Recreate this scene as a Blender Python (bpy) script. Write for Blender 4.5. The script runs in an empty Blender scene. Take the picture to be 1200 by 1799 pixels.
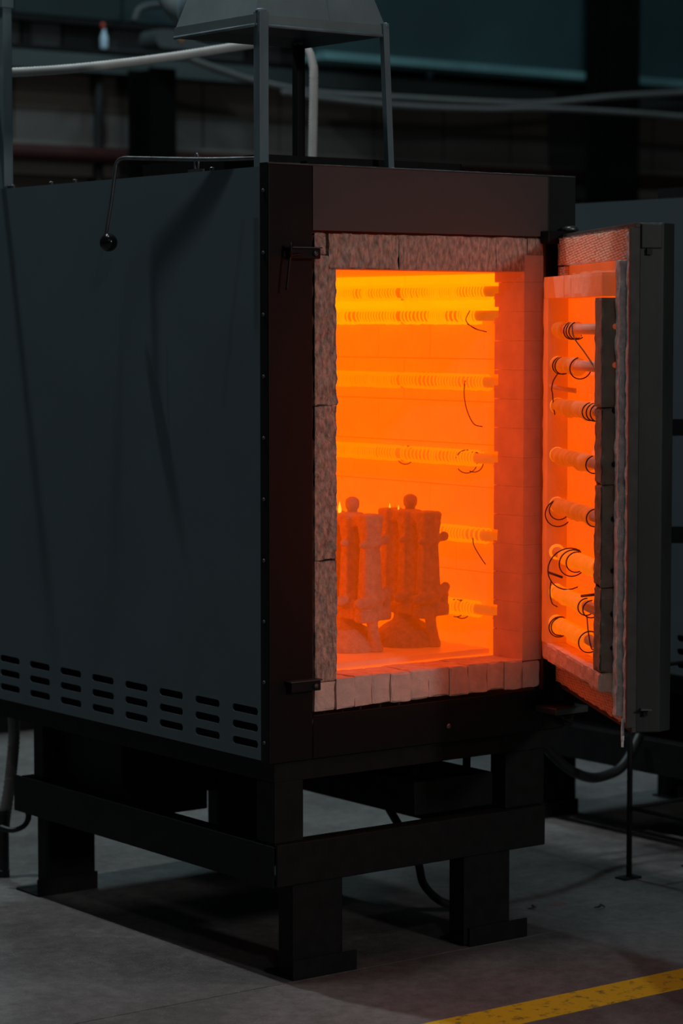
import bpy, bmesh, math, random
import numpy as np
from mathutils import Vector, Matrix, noise
random.seed(7)
S = bpy.context.scene
COL = S.collection
PI = math.pi

# ------------------------------------------------------------------ camera
FPX = 4447.24
cam_d = bpy.data.cameras.new('camera')
cam_d.sensor_fit = 'HORIZONTAL'; cam_d.sensor_width = 24.0
cam_d.lens = FPX / 1200.0 * 24.0
cam_d.clip_end = 100
cam_d.dof.use_dof = True; cam_d.dof.focus_distance = 6.0; cam_d.dof.aperture_fstop = 3.2
cam = bpy.data.objects.new('camera', cam_d); COL.objects.link(cam)
YAW, PITCH = 0.6460, 0.0733
fw = Vector((math.sin(YAW)*math.cos(PITCH), math.cos(YAW)*math.cos(PITCH), -math.sin(PITCH)))
rt = Vector((math.cos(YAW), -math.sin(YAW), 0)); up = rt.cross(fw)
CAM = Vector((-3.3989, -4.7871, 1.5498))
cam.matrix_world = Matrix(((rt.x, up.x, -fw.x, CAM.x), (rt.y, up.y, -fw.y, CAM.y), (rt.z, up.z, -fw.z, CAM.z), (0, 0, 0, 1)))
S.camera = cam

# ------------------------------------------------------------------ world, lamps, exposure
S.view_settings.view_transform = 'Standard'; S.view_settings.look = 'None'
S.view_settings.exposure = 0.0; S.view_settings.gamma = 1.0
S.view_settings.use_curve_mapping = False
W = bpy.data.worlds.new('world'); S.world = W; W.use_nodes = True
W.node_tree.nodes['Background'].inputs[0].default_value = (0.62, 0.86, 1.0, 1)
W.node_tree.nodes['Background'].inputs[1].default_value = 0.019
def area(name, loc, sx, sy, power, color, aim=None):
    L = bpy.data.lights.new(name, 'AREA'); L.shape = 'RECTANGLE'; L.size = sx; L.size_y = sy
    L.energy = power; L.color = color
    o = bpy.data.objects.new(name, L); COL.objects.link(o); o.location = loc
    if aim is not None:
        d = Vector(aim) - Vector(loc); o.rotation_euler = d.to_track_quat('-Z', 'Y').to_euler()
    return o
area('hall_and_fill_lamp', (-0.55, 2.1, 6.2), 0.14, 0.14, 72, (0.92, 0.98, 1.0))
area('hall_and_fill_lamp', (-0.45, 0.2, 6.2), 0.25, 0.25, 26, (0.96, 0.97, 1.0))
area('hall_and_fill_lamp', (-3.2, -6.6, 6.2), 0.5, 0.5, 34, (1.0, 0.95, 0.92))  # unseen lamp added to brighten door fluff, front bricks and front-left floor
area('hall_and_fill_lamp', (0.55, -9.0, 3.8), 0.6, 0.6, 98, (1.0, 0.95, 0.92), (0.4, 0, 1.1))  # added low fill behind the camera, brightens front bricks and door edge
area('hall_and_fill_lamp', (1.35, 4.0, 6.2), 0.5, 0.5, 58, (0.66, 0.92, 1.0))
area('hall_and_fill_lamp', (4.8, 3.6, 6.2), 0.5, 0.5, 42, (0.66, 0.92, 1.0))  # unseen lamp added to brighten the back wall and neighbour at right

# ------------------------------------------------------------------ material helpers
def nt(name):
    m = bpy.data.materials.new(name); m.use_nodes = True
    n = m.node_tree.nodes; b = n['Principled BSDF']
    return m, n, m.node_tree.links, b
def mat(name, col, rough=0.6, metal=0.0, var=0.15, scale=8.0, bump=0.0, bscale=60.0, emit=None, estr=0.0, spec=0.5, stretch=(1, 1, 1), bdist=0.004, rot=(0, 0, 0)):
    m, n, l, b = nt(name)
    b.inputs['Roughness'].default_value = rough; b.inputs['Metallic'].default_value = metal
    b.inputs['Specular IOR Level'].default_value = spec
    tc = n.new('ShaderNodeTexCoord'); mp = n.new('ShaderNodeMapping'); mp.inputs['Scale'].default_value = stretch; mp.inputs['Rotation'].default_value = rot
    l.new(tc.outputs['Object'], mp.inputs[0])
    ns = n.new('ShaderNodeTexNoise'); ns.inputs['Scale'].default_value = scale; ns.inputs['Detail'].default_value = 6
    l.new(mp.outputs[0], ns.inputs['Vector'])
    cr = n.new('ShaderNodeValToRGB')
    cr.color_ramp.elements[0].position = 0.3; cr.color_ramp.elements[1].position = 0.72
    cr.color_ramp.elements[0].color = (*[c*(1-var) for c in col], 1)
    cr.color_ramp.elements[1].color = (*[min(1, c*(1+var)) for c in col], 1)
    l.new(ns.outputs['Fac'], cr.inputs[0]); l.new(cr.outputs[0], b.inputs['Base Color'])
    if bump:
        bn = n.new('ShaderNodeTexNoise'); bn.inputs['Scale'].default_value = bscale; bn.inputs['Detail'].default_value = 8
        bn.inputs['Roughness'].default_value = 0.65
        l.new(mp.outputs[0], bn.inputs['Vector'])
        bp = n.new('ShaderNodeBump'); bp.inputs['Strength'].default_value = bump; bp.inputs['Distance'].default_value = bdist
        l.new(bn.outputs['Fac'], bp.inputs['Height']); l.new(bp.outputs[0], b.inputs['Normal'])
    if emit:
        b.inputs['Emission Color'].default_value = (*emit, 1); b.inputs['Emission Strength'].default_value = estr
    return m
HOT = (1.0, 0.108, 0.0)
HOTTER = (1.0, 0.19, 0.0)
M = {}
M['brick_front'] = mat('firebrick_weathered', (0.70, 0.47, 0.385), 0.92, var=0.48, scale=75, bump=1.0, bscale=60, bdist=0.012, stretch=(1.6, 1, 0.7), rot=(0, 0.5, 0))
M['brick_sill'] = mat('firebrick_sill', (0.88, 0.62, 0.53), 0.92, var=0.14, scale=30, bump=0.5, bscale=140)
M['brick_hot'] = mat('firebrick_hot', (0.66, 0.44, 0.34), 0.9, var=0.07, scale=18, bump=0.15, bscale=120, emit=HOT, estr=0.78)
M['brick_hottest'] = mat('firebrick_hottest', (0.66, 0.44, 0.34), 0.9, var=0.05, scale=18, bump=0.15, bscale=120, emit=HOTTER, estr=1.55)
M['brick_warm'] = mat('firebrick_warm', (0.64, 0.40, 0.30), 0.9, var=0.10, scale=18, bump=0.2, bscale=120, emit=HOT, estr=0.26)
M['brick_jamb'] = mat('firebrick_jamb', (0.80, 0.52, 0.41), 0.9, var=0.10, scale=18, bump=0.2, bscale=120)
M['brick_door'] = mat('door_lining_hot', (0.66, 0.42, 0.32), 0.9, var=0.08, scale=18, bump=0.2, bscale=120, emit=HOT, estr=0.62)
M['coil_top'] = mat('element_wire_bright', (0.4, 0.2, 0.1), 0.6, emit=HOTTER, estr=1.7)
M['coil'] = mat('element_wire_hot', (0.4, 0.2, 0.1), 0.6, emit=HOTTER, estr=1.05)
M['coil_dim'] = mat('element_wire_dull', (0.46, 0.22, 0.12), 0.7, var=0.25, scale=30, emit=(1.0, 0.125, 0.0), estr=0.42)
M['coil_warm'] = mat('element_wire_warm', (0.46, 0.22, 0.12), 0.7, var=0.25, scale=30, emit=(1.0, 0.16, 0.0), estr=0.75)
M['wire_dark'] = mat('loose_element_wire', (0.06, 0.022, 0.015), 0.6)
M['tube_top'] = mat('ceramic_tube_hottest', (0.5, 0.3, 0.2), 0.8, emit=HOTTER, estr=0.4)
M['tube_hot'] = mat('ceramic_tube_hot', (0.5, 0.3, 0.2), 0.8, emit=(1.0, 0.15, 0.0), estr=0.55)
M['tube'] = mat('ceramic_tube', (0.66, 0.42, 0.33), 0.75, var=0.06, emit=HOT, estr=0.14)
M['socket'] = mat('socket_glow', (0.6, 0.4, 0.3), 0.8, emit=HOTTER, estr=0.9)
M['shell'] = mat('ceramic_shell', (0.52, 0.32, 0.25), 0.95, var=0.18, scale=60, bump=0.9, bscale=300, bdist=0.006, emit=(1.0, 0.12, 0.0), estr=0.2)
M['mortar'] = mat('hot_mortar', (0.4, 0.24, 0.17), 0.95, emit=HOT, estr=0.3)
M['teardrop'] = mat('yellow_glow', (0.5, 0.3, 0.1), 0.9, emit=(1.0, 0.42, 0.02), estr=1.4)
M['shelf'] = mat('shelf_plate', (0.66, 0.44, 0.34), 0.38, var=0.1, scale=18, emit=HOT, estr=0.3)
M['black'] = mat('black_painted_steel', (0.006, 0.0062, 0.0065), 0.6, spec=0.25, var=0.3, scale=12, bump=0.05, bscale=80)
M['black_gloss'] = mat('black_bakelite', (0.006, 0.006, 0.007), 0.12)
M['stand'] = mat('dark_structural_steel', (0.007, 0.0075, 0.008), 0.65, spec=0.25, var=0.4, scale=25, bump=0.1, bscale=120)
M['steel_raw'] = mat('bare_steel_rod', (0.24, 0.25, 0.26), 0.38, metal=0.9, var=0.25, scale=30)
M['bolt'] = mat('bolt_steel', (0.10, 0.105, 0.11), 0.45, metal=0.6)
M['door_steel'] = mat('door_grey_paint', (0.020, 0.0225, 0.022), 0.5, var=0.35, scale=14, bump=0.06, bscale=90, stretch=(1, 1, .25))
M['door_lip'] = mat('door_lip_steel', (0.06, 0.055, 0.048), 0.6, var=0.3, scale=30)
M['hood_paint'] = mat('hood_grey_paint', (0.185, 0.24, 0.255), 0.55, var=0.14, scale=9, bump=0.05, bscale=50)
M['post_paint'] = mat('post_grey_paint', (0.145, 0.215, 0.245), 0.5, var=0.22, scale=20, bump=0.05, bscale=90, stretch=(1, 1, .3))
M['conduit'] = mat('grey_conduit', (0.56, 0.58, 0.56), 0.6, var=0.12, scale=14)
M['hose_grey'] = mat('grey_hose', (0.17, 0.16, 0.15), 0.7)
M['rubber'] = mat('black_rubber', (0.012, 0.013, 0.014), 0.45)
M['insulation'] = mat('insulation_board', (0.45, 0.35, 0.3), 0.95)
M['white_dust'] = mat('dust_white', (0.5, 0.47, 0.45), 0.9)

def marks(name, base, stain, rough, streaks, blotch=None, speck=False, bump=0.03):
    """paint with streaks, some real rubs and some painted shadows, all in the stain colour: (axis_pos, width, top, bottom, lean, strength) in object space; runs down z"""
    m, n, l, b = nt(name)
    b.inputs['Roughness'].default_value = rough; b.inputs['Specular IOR Level'].default_value = 0.3
    tc = n.new('ShaderNodeTexCoord'); sp = n.new('ShaderNodeSeparateXYZ'); l.new(tc.outputs['Object'], sp.inputs[0])
    ns = n.new('ShaderNodeTexNoise'); ns.inputs['Scale'].default_value = 3.5; ns.inputs['Detail'].default_value = 5
    l.new(tc.outputs['Object'], ns.inputs['Vector'])
    mix = n.new('ShaderNodeMixRGB'); mix.inputs[1].default_value = (*[c*0.86 for c in base], 1); mix.inputs[2].default_value = (*[c*1.12 for c in base], 1)
    l.new(ns.outputs['Fac'], mix.inputs[0]); cur = mix.outputs[0]
    def math_(op, a, bb=None):
        q = n.new('ShaderNodeMath'); q.operation = op
        for i, v in enumerate((a, bb)):
            if v is None: continue
            if isinstance(v, (int, float)): q.inputs[i].default_value = v
            else: l.new(v, q.inputs[i])
        return q.outputs[0]
    for (y0, w, zt, zb, lean, k) in streaks:
        c = math_('ADD', sp.outputs['Y'], math_('MULTIPLY', math_('SUBTRACT', zt, sp.outputs['Z']), -lean))
        d = math_('ABSOLUTE', math_('SUBTRACT', c, y0))
        f = n.new('ShaderNodeMapRange'); f.interpolation_type = 'SMOOTHSTEP'
        f.inputs['From Min'].default_value = w; f.inputs['From Max'].default_value = w*0.25; l.new(d, f.inputs['Value'])
        g = n.new('ShaderNodeMapRange'); g.interpolation_type = 'SMOOTHSTEP'
        g.inputs['From Min'].default_value = zb; g.inputs['From Max'].default_value = zb+(zt-zb)*0.25; l.new(sp.outputs['Z'], g.inputs['Value'])
        h = math_('LESS_THAN', sp.outputs['Z'], zt)
        fac = math_('MULTIPLY', math_('MULTIPLY', f.outputs[0], g.outputs[0]), math_('MULTIPLY', h, k))
        mx = n.new('ShaderNodeMixRGB'); l.new(fac, mx.inputs[0]); l.new(cur, mx.inputs[1]); mx.inputs[2].default_value = (*stain, 1)
        cur = mx.outputs[0]
    if speck:
        vn = n.new('ShaderNodeTexNoise'); vn.inputs['Scale'].default_value = 230; vn.inputs['Detail'].default_value = 3
        l.new(tc.outputs['Object'], vn.inputs['Vector'])
        cr = n.new('ShaderNodeMapRange'); cr.inputs['From Min'].default_value = 0.70; cr.inputs['From Max'].default_value = 0.78
        l.new(vn.outputs['Fac'], cr.inputs['Value'])
        mx = n.new('ShaderNodeMixRGB'); l.new(cr.outputs[0], mx.inputs[0]); l.new(cur, mx.inputs[1]); mx.inputs[2].default_value = (*blotch, 1)
        cur = mx.outputs[0]
    l.new(cur, b.inputs['Base Color'])
    bn = n.new('ShaderNodeTexNoise'); bn.inputs['Scale'].default_value = 5; bn.inputs['Detail'].default_value = 2
    l.new(tc.outputs['Object'], bn.inputs['Vector'])
    bp = n.new('ShaderNodeBump'); bp.inputs['Strength'].default_value = bump; bp.inputs['Distance'].default_value = 0.02
    l.new(bn.outputs['Fac'], bp.inputs['Height']); l.new(bp.outputs[0], b.inputs['Normal'])
    return m
M['side_paint'] = marks('side_grey_paint', (0.125, 0.176, 0.20), (0.045, 0.05, 0.055), 0.55,
    [(0.048, 0.016, 1.80, 1.50, 0.0, 0.45), (0.43, 0.006, 1.50, 1.22, -0.03, 0.2), (0.10, 0.014, 1.80, 1.30, 0.2, 0.15)])  # corner rub first, then two faint cast shadows painted into the colour
M['side_paint_shaded'] = mat('neighbour_shaded_grey_paint', (0.062, 0.085, 0.098), 0.55, var=0.1, scale=4)  # neighbour's paint darkened, stands in for shade in the gap between kilns
M['lintel_paint'] = marks('lintel_brown_steel', (0.105, 0.078, 0.074), (0.02, 0.015, 0.014), 0.42, [], blotch=(0.22, 0.15, 0.13), speck=True, bump=0.06)  # lintel sheet browner and lighter than the other front sheets
M['front_dark'] = mat('front_dark_green_steel', (0.016, 0.018, 0.018), 0.5, var=0.2, spec=0.3)
M['front_paint'] = marks('front_dark_steel', (0.005, 0.0034, 0.0034), (0.01, 0.01, 0.01), 0.45, [], blotch=(0.05, 0.04, 0.04), speck=True)

def woven(name, col, hole):
    m, n, l, b = nt(name); b.inputs['Roughness'].default_value = 0.95
    tc = n.new('ShaderNodeTexCoord'); mp = n.new('ShaderNodeMapping'); l.new(tc.outputs['Object'], mp.inputs[0])
    mp.inputs['Rotation'].default_value = (0, 0.35, 0); mp.inputs['Scale'].default_value = (0.2, 1, 1)
    ck = n.new('ShaderNodeTexVoronoi'); ck.inputs['Scale'].default_value = 165; ck.inputs['Randomness'].default_value = 0.25
    l.new(mp.outputs[0], ck.inputs['Vector'])
    ns = n.new('ShaderNodeTexNoise'); ns.inputs['Scale'].default_value = 14; ns.inputs['Detail'].default_value = 5; l.new(tc.outputs['Object'], ns.inputs['Vector'])
    r = n.new('ShaderNodeMapRange'); r.inputs['From Min'].default_value = 0.36; r.inputs['From Max'].default_value = 0.62
    l.new(ck.outputs['Distance'], r.inputs['Value'])
    mu = n.new('ShaderNodeMath'); mu.operation = 'MULTIPLY'; l.new(r.outputs[0], mu.inputs[0]); l.new(ns.outputs['Fac'], mu.inputs[1])
    mx = n.new('ShaderNodeMixRGB'); l.new(mu.outputs[0], mx.inputs[0]); mx.inputs[1].default_value = (*col, 1); mx.inputs[2].default_value = (*hole, 1)
    l.new(mx.outputs[0], b.inputs['Base Color'])
    bp = n.new('ShaderNodeBump'); bp.inputs['Strength'].default_value = 0.7; bp.inputs['Distance'].default_value = 0.003; bp.invert = True
    l.new(ck.outputs['Distance'], bp.inputs['Height']); l.new(bp.outputs[0], b.inputs['Normal'])
    return m
M['woven'] = woven('woven_fibre_cloth', (0.95, 0.55, 0.38), (0.22, 0.10, 0.06))  # cloth colour shifted to orange, standing in for glow from the chamber
M['fibre'] = mat('ceramic_fibre_fluff', (0.90, 0.87, 0.88), 0.95, var=0.3, scale=55, bump=0.5, bscale=200)
M['block_end'] = mat('door_block_grey', (0.30, 0.265, 0.215), 0.95, var=0.2, scale=25, bump=0.5, bscale=110)

# ------------------------------------------------------------------ mesh helpers
class MB:
    def __init__(s): s.v = []; s.f = []; s.sm = False
    def box(s, x0, x1, y0, y1, z0, z1):
        k = len(s.v)
        s.v += [(x0,y0,z0),(x1,y0,z0),(x1,y1,z0),(x0,y1,z0),(x0,y0,z1),(x1,y0,z1),(x1,y1,z1),(x0,y1,z1)]
        s.f += [tuple(k+i for i in q) for q in ((3,2,1,0),(4,5,6,7),(0,1,5,4),(1,2,6,5),(2,3,7,6),(3,0,4,7))]
        return s
    def prism(s, poly, a, b, axis='z'):
        """extrude a closed 2D polygon from a to b along axis"""
        k = len(s.v); n = len(poly)
        def P(p, h): return {'z': (p[0], p[1], h), 'y': (p[0], h, p[1]), 'x': (h, p[0], p[1])}[axis]
        s.v += [P(p, a) for p in poly] + [P(p, b) for p in poly]
        s.f.append(tuple(k+i for i in reversed(range(n)))); s.f.append(tuple(k+n+i for i in range(n)))
        for i in range(n): j = (i+1) % n; s.f.append((k+i, k+j, k+n+j, k+n+i))
        return s
    def sweep(s, pts, r, sides=8, caps=True):
        pts = [Vector(p) for p in pts]; n = len(pts)
        rad = r if hasattr(r, '__len__') else [r]*n
        t = [(pts[min(i+1, n-1)] - pts[max(i-1, 0)]).normalized() for i in range(n)]
        a = Vector((0, 0, 1)) if abs(t[0].z) < .9 else Vector((1, 0, 0))
        u = (a - t[0]*a.dot(t[0])).normalized(); k = len(s.v)
        for i in range(n):
            u = (u - t[i]*u.dot(t[i])); u = u.normalized() if u.length > 1e-6 else t[i].orthogonal().normalized()
            w = t[i].cross(u)
            for j in range(sides):
                q = 2*PI*j/sides
                s.v.append(tuple(pts[i] + (u*math.cos(q) + w*math.sin(q))*rad[i]))
        for i in range(n-1):
            for j in range(sides):
                j2 = (j+1) % sides
                s.f.append((k+i*sides+j, k+i*sides+j2, k+(i+1)*sides+j2, k+(i+1)*sides+j))
        if caps:
            s.f.append(tuple(k+j for j in reversed(range(sides)))); s.f.append(tuple(k+(n-1)*sides+j for j in range(sides)))
        return s
    def lathe(s, prof, c=(0,0,0), seg=32, axis='z'):
        k = len(s.v)
        for (r, h) in prof:
            for j in range(seg):
                q = 2*PI*j/seg; x, y = r*math.cos(q), r*math.sin(q)
                p = {'z': (x, y, h), 'y': (x, h, y), 'x': (h, x, y)}[axis]
                s.v.append((c[0]+p[0], c[1]+p[1], c[2]+p[2]))
        m = len(prof)
        for i in range(m-1):
            for j in range(seg):
                j2 = (j+1) % seg; s.f.append((k+i*seg+j, k+i*seg+j2, k+(i+1)*seg+j2, k+(i+1)*seg+j))
        s.f.append(tuple(k+j for j in reversed(range(seg)))); s.f.append(tuple(k+(m-1)*seg+j for j in range(seg)))
        return s
    def ball(s, c, r, seg=16):
        return s.lathe([(max(1e-4, r*math.sin(PI*i/seg)), -r*math.cos(PI*i/seg)) for i in range(seg+1)], c, seg*2)
    def rough(s, lo, hi, step, amp, freq, seed, chip=0.0, keep=()):
        """a block whose faces are finely divided and broken up; keep: faces left flat, e.g. ('y1',)"""
        d = [max(1, round((hi[i]-lo[i])/step)) for i in range(3)]
        bm = bmesh.new(); V = {}
        def vert(i, j, k):
            if (i, j, k) not in V: V[(i, j, k)] = bm.verts.new((lo[0]+(hi[0]-lo[0])*i/d[0], lo[1]+(hi[1]-lo[1])*j/d[1], lo[2]+(hi[2]-lo[2])*k/d[2]))
            return V[(i, j, k)]
        for a in range(3):
            b, c = (a+1) % 3, (a+2) % 3
            for side in (0, d[a]):
                for i in range(d[b]):
                    for j in range(d[c]):
                        q = []
                        for (x, y) in ((i,j),(i+1,j),(i+1,j+1),(i,j+1)):
                            t = [0,0,0]; t[a] = side; t[b] = x; t[c] = y; q.append(vert(*t))
                        if side == 0: q.reverse()
                        bm.faces.new(q)
        ce = (Vector(lo)+Vector(hi))/2
        for (i, j, k), v in V.items():
            idx = (i, j, k); nrm = Vector((0,0,0)); ne = 0
            for a in range(3):
                if idx[a] in (0, d[a]):
                    ne += 1
                    tag_ = 'xyz'[a] + ('0' if idx[a] == 0 else '1')
                    if tag_ not in keep: nrm[a] += -1 if idx[a] == 0 else 1
            p = v.co + Vector((seed*3.1, seed*1.7, seed*5.3))
            h = noise.fractal(p*freq, 0.9, 2.2, 4)
            depth = amp*(0.55+0.6*h)
            if ne >= 2: depth += chip*max(0, 0.4+noise.noise(p*freq*0.8+Vector((9,9,9))))
            v.co -= nrm*max(0, depth)
        k = len(s.v); bm.verts.index_update()
        s.v += [tuple(v.co) for v in bm.verts]; s.f += [tuple(k+v.index for v in f.verts) for f in bm.faces]
        bm.free(); return s
    def mesh(s, name):
        me = bpy.data.meshes.new(name); me.from_pydata(s.v, [], s.f); me.update(); return me
def obj(name, mb, m, parent=None, smooth=False, bevel=0.0, local=False):
    me = mb.mesh(name) if isinstance(mb, MB) else mb
    if len(me.materials) == 0 and m is not None: me.materials.append(m)
    if smooth: me.shade_smooth()
    o = bpy.data.objects.new(name, me); COL.objects.link(o)
    if bevel:
        bv = o.modifiers.new('bevel', 'BEVEL'); bv.width = bevel; bv.segments = 2; bv.limit_method = 'ANGLE'; bv.angle_limit = 0.7
    if parent is not None:
        o.parent = parent
        if not local: o.matrix_parent_inverse = root_inv(parent)
    return o
def root_inv(p):
    m = Matrix.Identity(4)
    while p is not None:
        m = p.matrix_basis if p.parent is None else (p.matrix_parent_inverse @ p.matrix_basis)
        w = m; q = p.parent
        while q is not None:
            w = ((q.matrix_basis) if q.parent is None else (q.matrix_parent_inverse @ q.matrix_basis)) @ w; q = q.parent
        return w.inverted()
    return m
def tag(o, label=None, cat=None, group=None, kind=None):
    if label: o['label'] = label
    if cat: o['category'] = cat
    if group: o['group'] = group
    if kind: o['kind'] = kind
    return o
def thing(name, loc, label, cat, group=None):
    o = bpy.data.objects.new(name, None); COL.objects.link(o); o.location = loc; o.empty_display_size = 0.1
    return tag(o, label, cat, group)
def copy_tree(o, parent=None, offset=None):
    c = o.copy(); COL.objects.link(c); c.parent = parent
    if offset is not None: c.location = Vector(o.location) + Vector(offset)
    for ch in list(o.children): copy_tree(ch, c)
    return c
def smooth_path(pts, n=8):
    P = [Vector(p) for p in pts]; P = [P[0]*2-P[1]] + P + [P[-1]*2-P[-2]]; out = []
    for i in range(1, len(P)-2):
        for k in range(n):
            t = k/n; a, b, c, d = P[i-1], P[i], P[i+1], P[i+2]
            out.append(0.5*((2*b)+(c-a)*t+(2*a-5*b+4*c-d)*t*t+(3*b-3*c+d-a)*t**3))
    out.append(P[-2]); return out

# ------------------------------------------------------------------ shell mould body (used below; meshed first while the scene is still small)
def mould_mesh(h=0.003):
    """smooth union of blobs, bars and blocks sampled on a grid, then surfaced (surface nets)"""
    lo = np.array((-.105, -.13, -.008)); hi = np.array((.105, .10, .37))
    n = np.ceil((hi-lo)/h).astype(int)
    gx, gy, gz = np.meshgrid(*[lo[i]+h*np.arange(n[i]) for i in range(3)], indexing='ij')
    P = np.stack((gx, gy, gz), -1); D = np.full(gx.shape, 1.0); kk = 0.007
    def add(d):
        nonlocal D
        t = np.clip(0.5+0.5*(D-d)/kk, 0, 1); D = D*(1-t)+d*t-kk*t*(1-t)
    def cap(a, b, ra, rb=None):
        a, b = np.array(a, float), np.array(b, float); rb = ra if rb is None else rb
        ab = b-a; t = np.clip(((P-a)@ab)/(ab@ab), 0, 1); add(np.linalg.norm(P-(a+t[..., None]*ab), axis=-1)-(ra+(rb-ra)*t))
    def box(x0, x1, y0, y1, z0, z1, r=0.006, taper=0.0):
        c = np.array(((x0+x1)/2, (y0+y1)/2, (z0+z1)/2)); q = np.array(((x1-x0)/2, (y1-y0)/2, (z1-z0)/2))-r
        L = P-c; sc = 1+taper*(L[..., 2]/(z1-z0)); L = L.copy(); L[..., 0] /= sc; L[..., 1] /= sc
        d = np.abs(L)-q; add(np.linalg.norm(np.maximum(d, 0), axis=-1)+np.minimum(d.max(-1), 0)-r)
    def dome(c, rx, rz):
        L = (P-np.array(c))/np.array((rx, rx, rz)); k0 = np.linalg.norm(L, axis=-1); k1 = np.linalg.norm(L/np.array((rx, rx, rz)), axis=-1)
        add(np.maximum(k0*(k0-1)/np.maximum(k1, 1e-6), -(P[..., 2])))
    dome((0, 0, 0.0), 0.087, 0.070)                                  # upturned pouring cup
    cap((0, 0, 0.05), (0, 0, 0.10), 0.036, 0.028)                    # neck
    box(-.036, .036, -.104, .082, 0.084, 0.112)                      # runner
    box(-.046, .000, -.118, -.080, 0.079, 0.108, 0.008); box(.006, .052, -.118, -.080, 0.083, 0.115, 0.008)
    box(-.024, .024, -.098, .072, 0.106, 0.130)
    cap((-.002, -.100, 0.09), (.010, -.094, 0.045), 0.0145, 0.0135); cap((.010, -.094, 0.045), (.026, -.084, 0.008), 0.0135, 0.018)   # sprue leg
    for y in (-.092, -.014, .064):
        cap((-.044, y-.012, 0.128), (-.012, y-.016, 0.135), 0.0135); cap((-.012, y-.016, 0.135), (.022, y-.014, 0.142), 0.014, 0.012); cap((.022, y-.014, 0.142), (.048, y-.010, 0.157), 0.012, 0.0115)
        cap((.046, y-.010, 0.150), (.046, y-.008, 0.105), 0.010)
        box(-.0265, .0265, y-.017, y+.017, 0.115, 0.290, 0.006, -0.28)
        cap((-.032, y-.010, 0.276), (.010, y-.015, 0.278), 0.0095); cap((.010, y-.015, 0.278), (.042, y-.010, 0.286), 0.0085); cap((.042, y-.010, 0.286), (.044, y-.010, 0.286), 0.0115)
        box(-.0265, .0265, y-.022, y+.022, 0.286, 0.352, 0.009, 0.22)
        cap((-.004, y-.022, 0.325), (.004, y-.022, 0.325), 0.004)
    box(-.018, .016, -.095, .068, 0.318, 0.349)
    D = np.maximum(D, -(gz-0.0005))                                   # flat underside
    D += 0.0011*np.sin(gx*310+3*np.sin(gz*170))*np.sin(gy*290+2*np.sin(gx*140))*np.sin(gz*270)
    S_ = D < 0; c8 = [S_[i:n[0]-1+i, j:n[1]-1+j, k:n[2]-1+k] for i in (0, 1) for j in (0, 1) for k in (0, 1)]
    tot = sum(c.astype(int) for c in c8); act = (tot > 0) & (tot < 8)
    idx = -np.ones(act.shape, int); idx[act] = np.arange(act.sum()); cell = np.argwhere(act)
    acc = np.zeros((len(cell), 3)); cnt = np.zeros(len(cell))
    for ax in range(3):
        o1, o2 = [q for q in range(3) if q != ax]
        for u in (0, 1):
            for v in (0, 1):
                a = cell.copy(); a[:, o1] += u; a[:, o2] += v; b = a.copy(); b[:, ax] += 1
                da, db = D[tuple(a.T)], D[tuple(b.T)]; m = (da < 0) != (db < 0)
                t = np.where(m, da/np.where(m, da-db, 1), 0); p = a.astype(float); p[:, ax] += t
                acc += p*m[:, None]; cnt += m
    verts = lo+h*acc/cnt[:, None]; faces = []
    for ax in range(3):
        o1, o2 = (ax+1) % 3, (ax+2) % 3
        sl = [slice(None)]*3; sl2 = [slice(None)]*3; sl[ax] = slice(0, n[ax]-1); sl2[ax] = slice(1, n[ax])
        cr = np.argwhere(S_[tuple(sl)] != S_[tuple(sl2)])
        cr = cr[(cr[:, o1] > 0) & (cr[:, o2] > 0) & (cr[:, o1] < n[o1]-1) & (cr[:, o2] < n[o2]-1)]
        ins = S_[tuple(cr.T)]; q = []
        for du, dv in ((-1, -1), (0, -1), (0, 0), (-1, 0)):
            e_ = cr.copy(); e_[:, o1] += du; e_[:, o2] += dv; q.append(idx[tuple(e_.T)])
        q = np.stack(q, 1); q[~ins] = q[~ins][:, ::-1]; faces += q.tolist()
    me = bpy.data.meshes.new('shell'); me.from_pydata(verts.tolist(), [], faces); me.update()
    me.materials.append(M['shell']); me.shade_smooth(); return me
shell_mesh = mould_mesh()

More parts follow.
